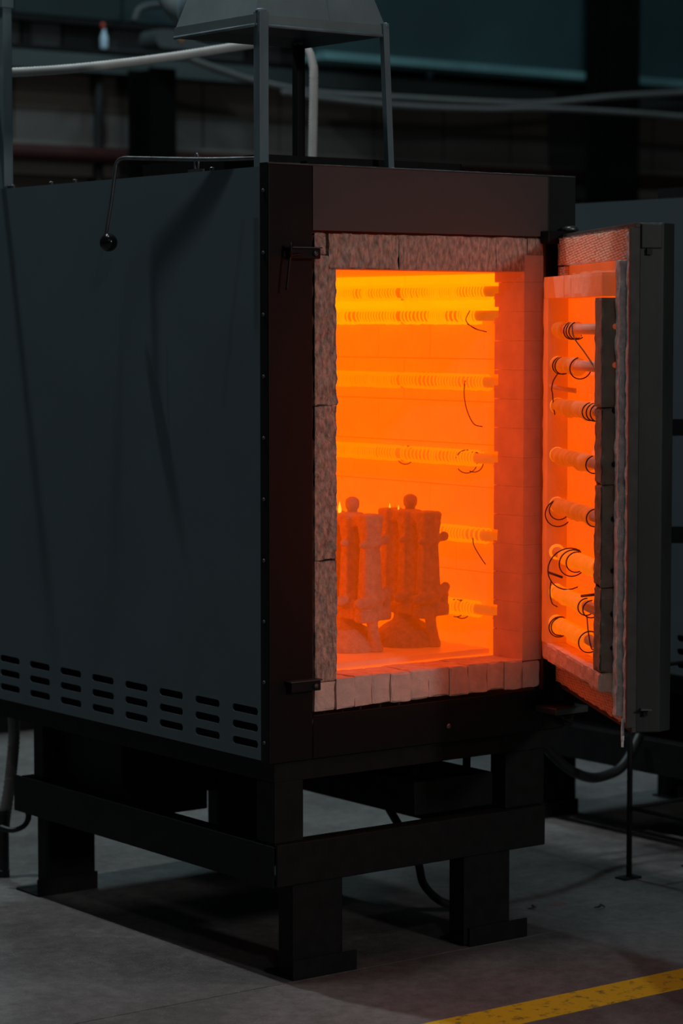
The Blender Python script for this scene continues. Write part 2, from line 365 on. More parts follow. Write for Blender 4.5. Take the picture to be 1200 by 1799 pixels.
# ------------------------------------------------------------------ setting: floor
def floor_mat():
    m, n, l, b = nt('concrete_floor'); b.inputs['Roughness'].default_value = 0.62
    tc = n.new('ShaderNodeTexCoord')
    def noise_(sc, det, ro=0.55):
        q = n.new('ShaderNodeTexNoise'); q.inputs['Scale'].default_value = sc; q.inputs['Detail'].default_value = det; q.inputs['Roughness'].default_value = ro
        l.new(tc.outputs['Object'], q.inputs['Vector']); return q.outputs['Fac']
    def ramp(f, p0, c0, p1, c1):
        r = n.new('ShaderNodeValToRGB'); r.color_ramp.elements[0].position = p0; r.color_ramp.elements[0].color = (*c0, 1)
        r.color_ramp.elements[1].position = p1; r.color_ramp.elements[1].color = (*c1, 1); l.new(f, r.inputs[0]); return r.outputs[0]
    def mixc(f, a, c, mode='MIX'):
        q = n.new('ShaderNodeMixRGB'); q.blend_type = mode
        if isinstance(f, float): q.inputs[0].default_value = f
        else: l.new(f, q.inputs[0])
        l.new(a, q.inputs[1]); l.new(c, q.inputs[2]); return q.outputs[0]
    c = ramp(noise_(1.3, 8, .6), 0.36, (0.10, 0.093, 0.091), 0.64, (0.28, 0.267, 0.262))
    c = mixc(0.75, c, ramp(noise_(26, 6, .7), 0.32, (0.4, 0.4, 0.4), 0.7, (1, 1, 1)), 'MULTIPLY')
    sp = ramp(noise_(190, 3, .6), 0.62, (0, 0, 0), 0.72, (1, 1, 1))
    lt = n.new('ShaderNodeRGB'); lt.outputs[0].default_value = (0.42, 0.40, 0.38, 1); c = mixc(sp, c, lt.outputs[0])
    dk = ramp(noise_(70, 4, .7), 0.27, (1, 1, 1), 0.33, (0, 0, 0))
    dd = n.new('ShaderNodeRGB'); dd.outputs[0].default_value = (0.07, 0.065, 0.06, 1); c = mixc(dk, c, dd.outputs[0])
    l.new(c, b.inputs['Base Color'])
    bp = n.new('ShaderNodeBump'); bp.inputs['Strength'].default_value = 0.25; bp.inputs['Distance'].default_value = 0.004
    l.new(noise_(90, 8, .7), bp.inputs['Height']); l.new(bp.outputs[0], b.inputs['Normal'])
    return m
M['floor'] = floor_mat()
# two concrete pours meet along y = -0.005 with a narrow sunken joint
f = MB().box(-6, 12, -6, -0.008, -0.06, 0).box(-6, 12, -0.004, 8.0, -0.06, 0).box(-6, 12, -0.008, -0.004, -0.06, -0.006)
tag(obj('floor', f, M['floor']), kind='structure')

def yellow_mat():
    m, n, l, b = nt('worn_yellow_floor_paint'); b.inputs['Roughness'].default_value = 0.55
    tc = n.new('ShaderNodeTexCoord')
    a = n.new('ShaderNodeTexNoise'); a.inputs['Scale'].default_value = 34; a.inputs['Detail'].default_value = 7; a.inputs['Roughness'].default_value = .65
    l.new(tc.outputs['Object'], a.inputs['Vector'])
    r = n.new('ShaderNodeValToRGB'); r.color_ramp.elements[0].position = 0.32; r.color_ramp.elements[0].color = (0.16, 0.11, 0.05, 1)
    r.color_ramp.elements[1].position = 0.46; r.color_ramp.elements[1].color = (0.95, 0.60, 0.02, 1)
    l.new(a.outputs['Fac'], r.inputs[0]); l.new(r.outputs[0], b.inputs['Base Color']); return m
M['yellow'] = yellow_mat()
tag(obj('floor_marking', MB().prism([(-6, -0.612), (12, -0.592), (12, -0.462), (-6, -0.482)], 0.0, 0.0012), M['yellow']),
    'worn yellow painted line along the concrete floor', 'floor line')
def blot(name, c, r, m, label, seed, sy=0.6):
    rnd = random.Random(seed); k = 18
    poly = [(c[0]+r*math.cos(2*PI*i/k)*(0.7+rnd.random()*.5), c[1]+r*sy*math.sin(2*PI*i/k)*(0.7+rnd.random()*.5)) for i in range(k)]
    return tag(obj(name, MB().prism(poly, 0.0, 0.0008), m), label, 'stain')
M['red_stain'] = mat('dull_red_stain', (0.22, 0.11, 0.11), 0.7, var=0.2, scale=60)
M['dark_bit'] = mat('dark_debris', (0.02, 0.018, 0.017), 0.8)
blot('floor_stain', (0.905, 0.268), 0.035, M['red_stain'], 'small dull red stain on the floor, nearer the stand foot', 3)
blot('floor_stain', (1.103, 0.219), 0.03, M['red_stain'], 'small dull red stain on the floor, nearer the thin rod stand', 4)
def chip(c, rz, l, label):
    p = smooth_path([(-l, 0.006, 0), (-l*.3, -0.006, 0.004), (l*.4, 0.004, 0.006), (l, -0.004, 0)], 4)
    o = obj('metal_shaving', MB().sweep(p, [0.0012+0.0018*math.sin(PI*i/(len(p)-1)) for i in range(len(p))], 6), M['dark_bit']); o.location = (c[0], c[1], 0.003); o.rotation_euler.z = rz
    tag(o, label, 'debris')
chip((1.01, 0.215), 0.3, 0.012, 'curled dark metal scrap lying on floor between the red stains')
chip((1.16, 0.115), -0.2, 0.014, 'thin dark metal scrap lying on floor below the rod stand')

# ------------------------------------------------------------------ setting: back wall of the hall (parallel to the kiln front)
YW = 6.0
M['wall_brown'] = mat('wall_dark_brown', (0.060, 0.052, 0.041), 0.8, var=0.2, scale=1.5)
M['wall_grey'] = mat('wall_grey', (0.082, 0.076, 0.072), 0.8, var=0.2, scale=1.5)
M['wall_teal'] = mat('wall_teal', (0.009, 0.026, 0.030), 0.6, var=0.35, scale=0.9)
M['ledge'] = mat('ledge_pale_teal', (0.048, 0.066, 0.068), 0.6, var=0.3, scale=1.2)
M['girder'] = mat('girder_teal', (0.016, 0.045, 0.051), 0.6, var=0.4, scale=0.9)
M['flange_teal'] = mat('flange_lit_teal', (0.11, 0.25, 0.265), 0.6, var=0.4, scale=1.5)
M['void_black'] = mat('matt_black_column', (0.003, 0.003, 0.003), 0.9, spec=0.05)
M['band'] = mat('band_slate', (0.055, 0.066, 0.072), 0.6, var=0.2, scale=2)
M['red_pipe'] = mat('pipe_dark_red', (0.035, 0.009, 0.009), 0.7, spec=0.2)
M['pale_trim'] = mat('pale_trim', (0.13, 0.122, 0.112), 0.7, var=0.2, scale=3)
wb = obj('wall_back', MB().box(-2, 12, YW+0.05, YW+0.25, 0, 5.5), M['wall_brown']); tag(wb, kind='structure')
# cladding sheets, each a piece of its own
x = -0.4; i = 0
while x < 10:
    w = 0.48 if i % 3 else 0.62
    obj('cladding_sheet', MB().box(x+0.006, x+w-0.006, YW+0.012, YW+0.05, 2.60, 2.79), M['wall_brown'], wb)
    obj('cladding_sheet', MB().box(x+0.006, x+w-0.006, YW+0.012, YW+0.05, 2.44, 2.595), M['wall_grey'], wb)
    obj('upper_sheet', MB().box(x+0.006, x+w-0.006, YW+0.012, YW+0.05, 3.06, 3.75), M['wall_teal'], wb)
    x += w; i += 1
tag(obj('trim_1', MB().box(-1, 11, YW-0.10, YW+0.05, 2.785, 2.872), M['ledge']), kind='structure')
tag(obj('trim_2', MB().box(-1, 11, YW-0.05, YW+0.05, 2.885, 2.905).box(-1, 11, YW-0.05, YW+0.05, 3.018, 3.045), M['black']), kind='structure')
tag(obj('trim_3', MB().box(-1, 11, YW-0.02, YW+0.05, 2.43, 2.448), M['pale_trim']), kind='structure')
tag(obj('trim_4', MB().box(-1, 11, YW-0.02, YW+0.05, 2.285, 2.345), M['pale_trim']), kind='structure')
wband = tag(obj('trim_5', MB().box(-1, 11, YW+0.02, YW+0.05, 2.90, 3.02), M['band']), kind='structure')
for xx, ww in ((2.80, .05), (3.03, .2), (4.12, .09), (4.69, .12), (5.50, .16), (6.9, .1)):
    obj('dark_panel', MB().box(xx, xx+ww, YW-0.01, YW+0.03, 2.905, 3.018), M['black'], wband)
# crane girder running along the wall on the right, its lower flange coloured paler as if catching light
gd = thing('crane_girder', (6.5, YW-0.4, 3.0), 'long teal steel girder high on the back wall, right of the hood', 'girder')
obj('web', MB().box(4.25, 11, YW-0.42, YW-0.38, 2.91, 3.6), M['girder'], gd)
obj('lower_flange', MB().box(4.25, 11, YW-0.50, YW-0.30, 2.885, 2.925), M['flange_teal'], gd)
rp = tag(obj('red_pipe', MB().sweep([(-1, YW-0.08, 2.385), (11, YW-0.08, 2.385)], 0.04, 12), M['red_pipe'], smooth=True), 'dark red pipe running along the back wall', 'pipe')
def i_column(x, w, z0, z1, label, y=YW-0.25, m='void_black'):
    c = thing('steel_column', (x+w/2, y, 0), label, 'column')
    obj('flange', MB().box(x, x+w, y-0.10, y-0.085, z0, z1), M[m], c)
    obj('flange', MB().box(x, x+w, y+0.085, y+0.10, z0, z1), M[m], c)
    obj('web', MB().box(x+w*.45, x+w*.55, y-0.085, y+0.085, z0, z1), M[m], c)
i_column(3.31, 0.15, 0, 2.80, 'black steel column on the back wall, left of the hood')
i_column(6.0, 0.21, 0, 4.2, 'black steel column on the back wall, right of the hood', YW-0.62)
tag(obj('wall_pipe', MB().sweep([(3.2, YW-.05, 0.2), (3.2, YW-.05, 2.80)], 0.022, 10), M['black'], smooth=True), 'thin vertical pipe on the back wall left of the black column', 'pipe')
# wall box with rounded ends
wbx = thing('junction_box', (3.45, YW-.28, 2.93), 'rounded grey box with a small orange mark below the arched handle', 'box')
poly = [(3.32+0.04*math.cos(a), 2.93+0.045*math.sin(a)) for a in [PI/2+PI*k/8 for k in range(9)]] + [(3.62+0.04*math.cos(a), 2.93+0.045*math.sin(a)) for a in [-PI/2+PI*k/8 for k in range(9)]]
obj('case', MB().prism(poly, YW-.45, YW-.30, 'y'), M['band'], wbx)
M['orange_mark'] = mat('orange_mark', (0.35, 0.15, 0.03), 0.6)
obj('mark', MB().prism([(3.405, 2.935), (3.425, 2.915), (3.44, 2.94), (3.425, 2.955)], YW-.455, YW-.449, 'y'), M['orange_mark'], wbx)
tag(obj('arched_handle', MB().sweep(smooth_path([(3.25, YW-.3, 3.02), (3.29, YW-.3, 3.085), (3.42, YW-.3, 3.11), (3.56, YW-.3, 3.08), (3.62, YW-.3, 3.0)]), 0.017, 8), M['band'], smooth=True), 'arched grey pipe above the rounded box on the back wall', 'pipe')
M['blue_white'] = mat('pale_blue_plastic', (0.42, 0.60, 0.72), 0.4)
M['red_cap'] = mat('red_plastic', (0.4, 0.05, 0.03), 0.5)
def spray(x, z, label):
    t = thing('spray_bottle', (x, YW-.03, z), label, 'bottle')
    obj('body', MB().lathe([(0.016, 0), (0.020, 0.01), (0.020, 0.06), (0.009, 0.085), (0.009, 0.10)], (x, YW-.05, z), 14), M['blue_white'], t, True)
    obj('cap', MB().lathe([(0.012, 0.10), (0.012, 0.125), (0.006, 0.13)], (x-.006, YW-.05, z), 12), M['red_cap'], t, True)
spray(3.235, 2.905, 'pale blue bottle with red cap on the wall ledge, left')
spray(5.29, 2.795+.08, 'pale bluish bottle on the wall ledge behind the right hoses')

# distant hoses hanging along the back wall at right
def hose(name, pts, r, m, label, cat='hose', rib=0.0, pitch=0.012, sides=10):
    p = smooth_path(pts, 14)
    if rib:
        q = [p[0]]; 
        for a, b in zip(p[:-1], p[1:]):
            L = (b-a).length; k = max(1, int(L/(pitch/2)))
            for j in range(1, k+1): q.append(a.lerp(b, j/k))
        p = q; rad = [r+(rib if i % 2 else -rib) for i in range(len(p))]
    else: rad = r
    return tag(obj(name, MB().sweep(p, rad, sides), M[m], smooth=True), label, cat)
M['far_hose'] = mat('far_grey_hose', (0.10, 0.103, 0.103), 0.7)
hose('hanging_hose', [(3.2, 5.2, 2.81), (3.277, 5.2, 2.787), (3.455, 5.2, 2.745), (3.62, 5.2, 2.714), (3.99, 5.2, 2.68), (4.48, 5.2, 2.683), (5.04, 5.2, 2.69), (5.43, 5.2, 2.705), (5.95, 5.2, 2.768), (6.46, 5.2, 2.817), (7.2, 5.2, 2.9)], 0.017, 'far_hose', 'upper pale hose sagging along the back wall')
hose('hanging_hose', [(3.7, 5.1, 2.66), (3.92, 5.1, 2.645), (4.41, 5.1, 2.633), (4.96, 5.1, 2.644), (5.34, 5.1, 2.667), (5.86, 5.1, 2.676), (6.36, 5.1, 2.674), (7.1, 5.1, 2.66)], 0.015, 'far_hose', 'lower pale hose sagging just under another hose on the back wall')

# ------------------------------------------------------------------ round duct behind the hood
du = thing('exhaust_duct', (1.25, 2.4, 2.4), 'round grey exhaust duct elbow behind the hood, top left', 'duct')
arc = [(1.02+0.0*k, 2.3+0.55*math.sin(k/10*PI/2), 3.0-0.33*math.cos(k/10*PI/2)+0.0) for k in range(11)]
obj('elbow', MB().sweep(smooth_path([(0.98, 1.55, 2.50), (1.02, 1.75, 2.52), (1.08, 1.98, 2.60), (1.10, 2.08, 2.78), (1.1, 2.1, 3.1)], 6), 0.085, 24), M['hood_paint'], du, True)
obj('flange', MB().sweep([(1.018, 1.73, 2.518), (1.024, 1.76, 2.524)], 0.105, 24), M['post_paint'], du, True)

# ------------------------------------------------------------------ KILN
ZB, ZT, WD, DP = 0.527, 1.9266, 0.948, 1.36
kiln = thing('chamber_kiln', (WD/2, DP/2, ZB-0.04), 'open grey chamber kiln glowing orange inside', 'kiln')
# left side panel with three rows of vent slots
def slot_panel(x, th, y0, y1, z0, z1):
    mb = MB()
    zs = [0.5665, 0.6055, 0.6445]; hh = 0.0092; pitch = 0.16; ncol = 8
    cz = [z0] + [0.547, 0.586, 0.625, 0.664] + [z1]
    def q(a, b, c, d):
        k = len(mb.v); mb.v += [(x, *a), (x, *b), (x, *c), (x, *d)]; mb.f.append((k, k+1, k+2, k+3))
    q((y0, z0), (y0, cz[1]), (y1, cz[1]), (y1, z0)); q((y0, cz[4]), (y0, z1), (y1, z1), (y1, cz[4]))
    ya, yb = 0.099-0.08, 0.099-0.08+pitch*ncol
    ya = max(ya, y0)
    for r in range(3):
        q((y0, cz[r+1]), (y0, cz[r+2]), (ya, cz[r+2]), (ya, cz[r+1])) if ya > y0 else None
        q((yb, cz[r+1]), (yb, cz[r+2]), (y1, cz[r+2]), (y1, cz[r+1]))
        for c in range(ncol):
            yc = 0.099+pitch*c; a0 = max(yc-.08, y0); a1 = yc+.08; hw = 0.053
            inner = []; 
            for k in range(9): t = PI/2+PI*k/8; inner.append((yc-hw+hh+hh*math.cos(t), zs[r]+hh*math.sin(t)))
            for k in range(9): t = -PI/2+PI*k/8; inner.append((yc+hw-hh+hh*math.cos(t), zs[r]+hh*math.sin(t)))
            def outp(p):
                dy, dz = p[0]-yc, p[1]-zs[r]
                if abs(dy) < hw-hh*0.999: return (p[0], cz[r+2] if dz > 0 else cz[r+1])
                return None
            outer = []
            left = [(yc-hw+hh, cz[r+2]), (a0, cz[r+2]), (a0, cz[r+2]), (a0, zs[r]+.008), (a0, zs[r]), (a0, zs[r]-.008), (a0, cz[r+1]), (a0, cz[r+1]), (yc-hw+hh, cz[r+1])]
            right = [(yc+hw-hh, cz[r+1]), (a1, cz[r+1]), (a1, cz[r+1]), (a1, zs[r]-.008), (a1, zs[r]), (a1, zs[r]+.008), (a1, cz[r+2]), (a1, cz[r+2]), (yc+hw-hh, cz[r+2])]
            outer = left + right; n = len(inner); k = len(mb.v)
            mb.v += [(x, *p) for p in inner] + [(x, *p) for p in outer]
            for i in range(n): j = (i+1) % n; mb.f.append((k+i, k+j, k+n+j, k+n+i))
    me = mb.mesh('side_panel'); bm = bmesh.new(); bm.from_mesh(me)
    bmesh.ops.remove_doubles(bm, verts=bm.verts, dist=1e-5)
    bmesh.ops.dissolve_degenerate(bm, edges=bm.edges, dist=1e-5)
    bmesh.ops.recalc_face_normals(bm, faces=bm.faces); bm.to_mesh(me); bm.free()
    return me
sp_ = obj('side_panel', slot_panel(0.0, .003, 0.03, DP, 0.531, 1.918), M['side_paint'], kiln)
so = sp_.modifiers.new('thickness', 'SOLIDIFY'); so.thickness = 0.003; so.offset = 0
obj('vent_backing', MB().box(0.02, 0.024, 0.04, DP-.02, 0.535, 0.70), M['black'], kiln)
obj('side_panel', MB().box(WD-.003, WD, 0.03, DP, 0.531, 1.918), M['side_paint'], kiln)
obj('rear_panel', MB().box(0.0, WD, DP-.003, DP, 0.531, 1.918), M['side_paint'], kiln)
obj('top_panel', MB().box(0.003, WD-.003, 0.03, DP-.003, 1.905, 1.912), M['black'], kiln)
obj('corner_post', MB().box(-0.003, 0.0, 0.0, 0.032, ZB, ZT).box(0.0, .004, 0.004, .032, ZB, ZT), M['black'], kiln, bevel=0.001)
for k in range(10):
    z = 0.575 + 0.143*k
    b_ = obj('bolt', MB().lathe([(0.0045, 0), (0.0045, 0.003), (0.002, 0.004)], (0, 0, 0), 8, 'x'), M['bolt'], kiln, True)
    b_.rotation_euler.z = PI; b_.location = (-0.003, 0.016, z)
obj('front_sheet', MB().box(-0.003, 0.122, -0.004, 0.0, ZB, ZT-.004), M['front_paint'], kiln, bevel=0.0015)
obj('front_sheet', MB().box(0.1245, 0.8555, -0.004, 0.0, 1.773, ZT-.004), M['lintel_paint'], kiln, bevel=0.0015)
obj('front_sheet', MB().box(0.856, WD, -0.004, 0.0, 1.773, ZT-.004), M['front_dark'], kiln, bevel=0.0015)
obj('front_sheet', MB().box(0.849, WD, -0.004, 0.0, 0.60, 1.7725), M['front_paint'], kiln, bevel=0.0015)
obj('front_sheet', MB().box(0.1245, 0.848, -0.004, 0.0, ZB, 0.631), M['front_paint'], kiln, bevel=0.0015)
obj('front_sheet', MB().box(0.849, WD, -0.004, 0.0, ZB, 0.599), M['front_paint'], kiln, bevel=0.0015)
obj('top_rim', MB().box(-0.003, WD, -0.004, 0.03, ZT-.004, ZT), M['bolt'], kiln, bevel=0.0015)
obj('top_tray', MB().box(0.05, 0.66, 0.10, 0.105, 1.912, 1.952).box(0.05, 0.055, 0.10, 0.62, 1.912, 1.952).box(0.655, 0.66, 0.10, 0.62, 1.912, 1.952).box(0.05, 0.66, 0.615, 0.62, 1.912, 1.952), M['stand'], kiln)
obj('base_frame', MB().box(0.02, 0.93, 0.01, 0.06, 0.478, ZB).box(0.02, 0.07, 0.06, DP-.02, 0.478, ZB).box(0.88, 0.93, 0.06, DP-.02, 0.478, ZB).box(0.07, 0.88, DP-.07, DP-.02, 0.478, ZB).box(0.07, 0.88, 0.06, DP-.07, 0.515, ZB), M['stand'], kiln)
obj('front_bolt', MB().lathe([(0.007, 0), (0.007, -0.005), (0.003, -0.007)], (0.535, -0.004, 0.566), 10, 'y'), M['steel_raw'], kiln, True)
obj('thermocouple_head', MB().box(0.12, .135, 0.012, 0.04, 1.91, 1.935), M['stand'], kiln)

# insulation shell behind the bricks
CX0, CX1, CY1, CZ0, CZ1 = 0.145, 0.832, 1.045, 0.712, 1.685
ins = obj('insulation', MB().box(0.03, 0.078, 0.12, DP-.03, 0.56, 1.86).box(0.892, 0.93, 0.12, DP-.03, 0.56, 1.86).box(0.078, 0.892, CY1+.11, DP-.03, 0.56, 1.86)
    .box(0.078, 0.892, 0.12, CY1+.11, 1.76, 1.86).box(0.078, 0.892, 0.12, CY1+.11, 0.56, 0.645), M['insulation'], kiln)
# ---- brick door frame (weathered front, hot jambs)
ff = thing_f = obj('door_frame', MB().box(0.128, 0.132, 0.02, 0.11, 0.64, 1.765), M['insulation'], kiln)
def rb(lo, hi, amp, freq, seed, chip, m='brick_front', step=0.006, parent=None, keep=('y1',), name='brick'):
    return obj(name, MB().rough(lo, hi, step, amp, freq, seed, chip, keep), M[m], parent or ff, smooth=False)
G = 0.0008
KZ = ('y1', 'z0', 'z1', 'x0')
rb((0.133, -0.001, 0.638), (0.1945, 0.112, 0.706), 0.003, 38, 1, 0.004, 'brick_sill', keep=KZ)
rb((0.133, -0.001, 0.707+G), (0.2005, 0.112, 0.996), 0.006, 44, 2, 0.007, step=0.0035, keep=KZ)
rb((0.133, -0.001, 0.996+G), (0.2015, 0.112, 1.362), 0.008, 46, 3, 0.008, step=0.0035, keep=KZ)
rb((0.133, -0.001, 1.362+G), (0.2015, 0.112, 1.716), 0.009, 42, 4, 0.008, step=0.0035, keep=KZ)
rb((0.133, -0.001, 1.716+G), (0.170, 0.112, 1.770), 0.008, 40, 5, 0.010, step=0.0035, keep=('y1', 'x0', 'z0'))
rb((0.1715, -0.001, 1.685), (0.385, 0.112, 1.770), 0.007, 40, 6, 0.004, step=0.0035, keep=('y1', 'z0', 'x1'))
rb((0.3855, -0.001, 1.685), (0.690, 0.112, 1.770), 0.003, 36, 7, 0.003, step=0.005, keep=('y1', 'z0', 'x0', 'x1'))
rb((0.6905, -0.001, 1.685), (0.790, 0.112, 1.770), 0.002, 26, 8, 0.003, step=0.007, keep=('y1', 'z0', 'x0', 'x1'))
rb((0.7915, -0.001, 1.727), (0.8445, 0.112, 1.770), 0.0018, 26, 9, 0.002, step=0.007, keep=('y1', 'z0', 'x1'))
# right jamb: courses of brick, notched at the back where the element tubes end
TUBE_Z = [1.638, 1.576, 1.406, 1.210, 1.011, 0.819]
z = 0.7075; k = 0
while z < 1.72:
    z1 = min(z+0.0732, 1.7265) if z+0.0732 < 1.70 else 1.7265
    lo = (0.7805, -0.001, z+G*.5); hi = (0.8445, 0.112, z1)
    m_ = 'brick_jamb'
    notch = [t for t in TUBE_Z if z-0.01 < t < z1+.01]
    mb = MB().rough(lo, (hi[0], 0.098, hi[2]), 0.0075, 0.0006, 40, 20+k, 0.0006, ('y1', 'z0', 'z1'))
    # back lip stands between the tube notches
    a = z+G
    cuts = sorted([(t-0.006, t+0.022) for t in TUBE_Z if t+0.022 > z and t-0.006 < z1])
    for c0, c1 in cuts:
        if c0 > a+.002: mb.box(lo[0]+.001, hi[0], 0.0975, 0.114+0.002*noise.noise(Vector((k, c0, 0))), a, min(c0, z1))
        a = max(a, c1)
    if a < z1-.002: mb.box(lo[0]+.001, hi[0], 0.0975, 0.114, a, z1-G)
    obj('brick', mb, M[m_], ff)
    z = z1; k += 1
rb((0.783, -0.001, 0.638), (0.8435, 0.112, 0.7065), 0.0022, 34, 11, 0.005, 'brick_sill')
# sill: ten bricks on edge
sx = [0.1955, 0.251, 0.3055, 0.361, 0.422, 0.481, 0.545, 0.605, 0.668, 0.724, 0.7815]
for i in range(10):
    rb((sx[i]+.0007, -0.001+0.0015*(i % 3), 0.637+0.0015*((i*7) % 3)), (sx[i+1]-.0007, 0.118, 0.712+0.001*((i*5) % 3)), 0.0018, 36, 40+i, 0.0035, 'brick_sill', keep=('y1', 'x0', 'x1'))
# ---- chamber lining bricks
lin = obj('chamber_lining', MB().box(CX1+.003, CX1+.05, 0.12, CY1, CZ0, CZ1).box(CX0-.05, CX0-.003, 0.12, CY1, CZ0, CZ1).box(CX0, CX1, CY1+.003, CY1+.05, CZ0, CZ1), M['mortar'], kiln)
BL, BH = 0.2205, 0.1105
brick_me = {}
def wall_brick(axis, lo, hi):
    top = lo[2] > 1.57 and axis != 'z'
    key = (axis, top, round(hi[0]-lo[0], 4), round(hi[1]-lo[1], 4), round(hi[2]-lo[2], 4))
    if key not in brick_me:
        s = [hi[i]-lo[i] for i in range(3)]
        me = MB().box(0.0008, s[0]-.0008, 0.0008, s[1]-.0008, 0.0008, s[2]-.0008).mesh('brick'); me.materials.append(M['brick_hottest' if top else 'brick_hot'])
        bm = bmesh.new(); bm.from_mesh(me); bmesh.ops.bevel(bm, geom=bm.edges, offset=0.0009, segments=1, affect='EDGES'); bm.to_mesh(me); bm.free()
        brick_me[key] = me
    o = obj('brick', brick_me[key], None, lin)
    j = random.uniform(-1, 1)*0.0007
    o.location = (lo[0]+(j if axis == 'x' else 0), lo[1]+(j if axis == 'y' else 0), lo[2]); return o
zc = [0.6915+BH*i for i in range(10)]          # course lines 0.802, 0.912, 1.023 ... 1.467, 1.576
for i, z0 in enumerate(zc):
    z0_ = max(z0, CZ0-0.0); z1_ = min(z0+BH, CZ1)
    if z1_-z0_ < 0.01: continue
    off = 0.216 if i % 2 == 1 else 0.105
    ys = [0.116]; y = off
    while y < 0.13: y += BL
    while y < CY1+.02: ys.append(round(y, 4)); y += BL
    ys.append(CY1+.06)
    for a, b in zip(ys[:-1], ys[1:]):
        if b-a < 0.02: continue
        wall_brick('x', (CX1, a, z0_), (CX1+.058, b, z1_))
        wall_brick('x', (CX0-.058, a, z0_), (CX0, b, z1_))
    xs = [CX0]; xx = CX0+(BL if i % 2 else BL/2)
    while xx < CX1-.03: xs.append(round(xx, 4)); xx += BL
    xs.append(CX1)
    for a, b in zip(xs[:-1], xs[1:]): wall_brick('y', (a, CY1, z0_), (b, CY1+.058, z1_))
for k in range(5):     # roof and floor slabs
    y0 = 0.1125+k*0.1995
    wall_brick('z', (CX0-.058, y0, CZ1), (CX1+.058, y0+.199, CZ1+.06))
    for a, b in ((CX0-.058, 0.32), (0.32, 0.49), (0.49, 0.66), (0.66, CX1+.058)):
        wall_brick('z', (a, y0+.006, CZ0-.065), (b, y0+.205, CZ0))
# ---- heating elements on the chamber walls: ceramic tube + coiled wire
def coil_path(p0, p1, r, pitch, seed, spans=None, seg=12, lump=0.0):
    """helix along p0->p1; turns bunch up and spread irregularly"""
    rnd = random.Random(seed); p0, p1 = Vector(p0), Vector(p1); ax = (p1-p0); L = ax.length; ax.normalize()
    u = Vector((0, 0, 1)); u = (u-ax*u.dot(ax)).normalized(); w = ax.cross(u)
    paths = []
    for (a, b) in (spans or [(0, L)]):
        d = a; ph = rnd.random()*6; pts = []; loc = pitch; rr = r
        while d < b:
            if rnd.random() < 0.22: loc = pitch*rnd.choice((0.75, 0.85, 1.0, 1.0, 1.35, 1.6))
            rr2 = r*rnd.uniform(0.97, 1.05)+lump*(0.5+0.5*math.sin(d/0.0105+seed))*(0.6+0.4*math.sin(d/0.031+seed*2))
            for k in range(seg):
                t = k/seg; q = ph+2*PI*t
                R = rr+(rr2-rr)*t; c = p0+ax*(d+loc*t)-u*(R-r)*0.9
                pts.append(c+(u*math.cos(q)+w*math.sin(q))*R)
            rr = rr2; d += loc
        paths.append(pts)
    return paths
def element(parent, x, z, m, seed, side):
    t = obj('element_tube', MB().sweep([(x, 0.1, z), (x, 1.03, z)], 0.0135, 16), M['tube_top' if m == 'coil_top' else 'tube_hot'], parent, True)
    spans = [(0.065 if seed % 2 else 0.10, 0.405), (0.425, 0.915)]
    for pts in coil_path((x, 0.1, z), (x, 1.03, z), 0.0195, 0.0118, seed, spans): obj('element_coil', MB().sweep(pts, 0.0025, 6), M[m], t, True)
    for yy in (0.135, 0.515, 0.99):           # hooks carrying the tube
        if side > 0: obj('tube_rest', MB().box(x-.004, CX1+.004, yy-.006, yy+.006, z-.020, z-.0145), M['tube'], t)
        else: obj('tube_rest', MB().box(CX0-.004, x+.004, yy-.006, yy+.006, z-.020, z-.0145), M['tube'], t)
    return t
for i, z in enumerate(TUBE_Z):
    mm = 'coil_top' if i < 2 else 'coil'
    element(kiln, 0.806, z, mm, 11+i, 1)
    element(kiln, 0.171, z, mm, 31+i, -1)
# loose wire ends on the right wall
def loop(c, r, a0, a1, plane, seg=20):
    u, w = plane
    return [Vector(c)+Vector(u)*r*math.cos(a0+(a1-a0)*k/seg)+Vector(w)*r*math.sin(a0+(a1-a0)*k/seg) for k in range(seg+1)]
XZ = ((-1, 0, 0), (0, 0, 1))
lw = []
lw.append(smooth_path(loop((0.806, 0.235, 1.568), 0.026, 1.6, -1.5, ((0, 1, 0), (0, 0, 1)), 8)[:6] + [Vector((0.80, 0.20, 1.54))]))
lw.append(smooth_path([(0.785, 0.215, 1.59), (0.78, 0.225, 1.565), (0.785, 0.20, 1.545), (0.79, 0.155, 1.535)]))
lw.append(smooth_path([(0.786, 0.235, 1.41), (0.784, 0.236, 1.375), (0.784, 0.225, 1.335), (0.786, 0.20, 1.30), (0.79, 0.17, 1.293)]))
lw.append(loop((0.80, 0.245, 1.200), 0.030, 0.3, 5.6, ((-.5, .86, 0), (0, 0, 1))))
lw.append(loop((0.80, 0.215, 1.200), 0.026, 1.0, 5.2, ((-.5, .86, 0), (0, 0, 1))))
lw.append(loop((0.80, 0.50, 1.207), 0.025, 1.8, 5.6, ((-.5, .86, 0), (0, 0, 1))))
lw.append(smooth_path([(0.785, 0.20, 1.005), (0.785, 0.195, 0.985), (0.788, 0.17, 0.955), (0.79, 0.155, 0.94)]))
lw.append(loop((0.80, 0.262, 0.814), 0.024, 1.2, 5.2, ((-.5, .86, 0), (0, 0, 1))))
lw.append(loop((0.80, 0.285, 0.815), 0.023, 1.2, 5.0, ((-.5, .86, 0), (0, 0, 1))))
for p in lw: obj('loose_wire', MB().sweep(p, 0.0014, 6), M['wire_dark'], kiln, True)

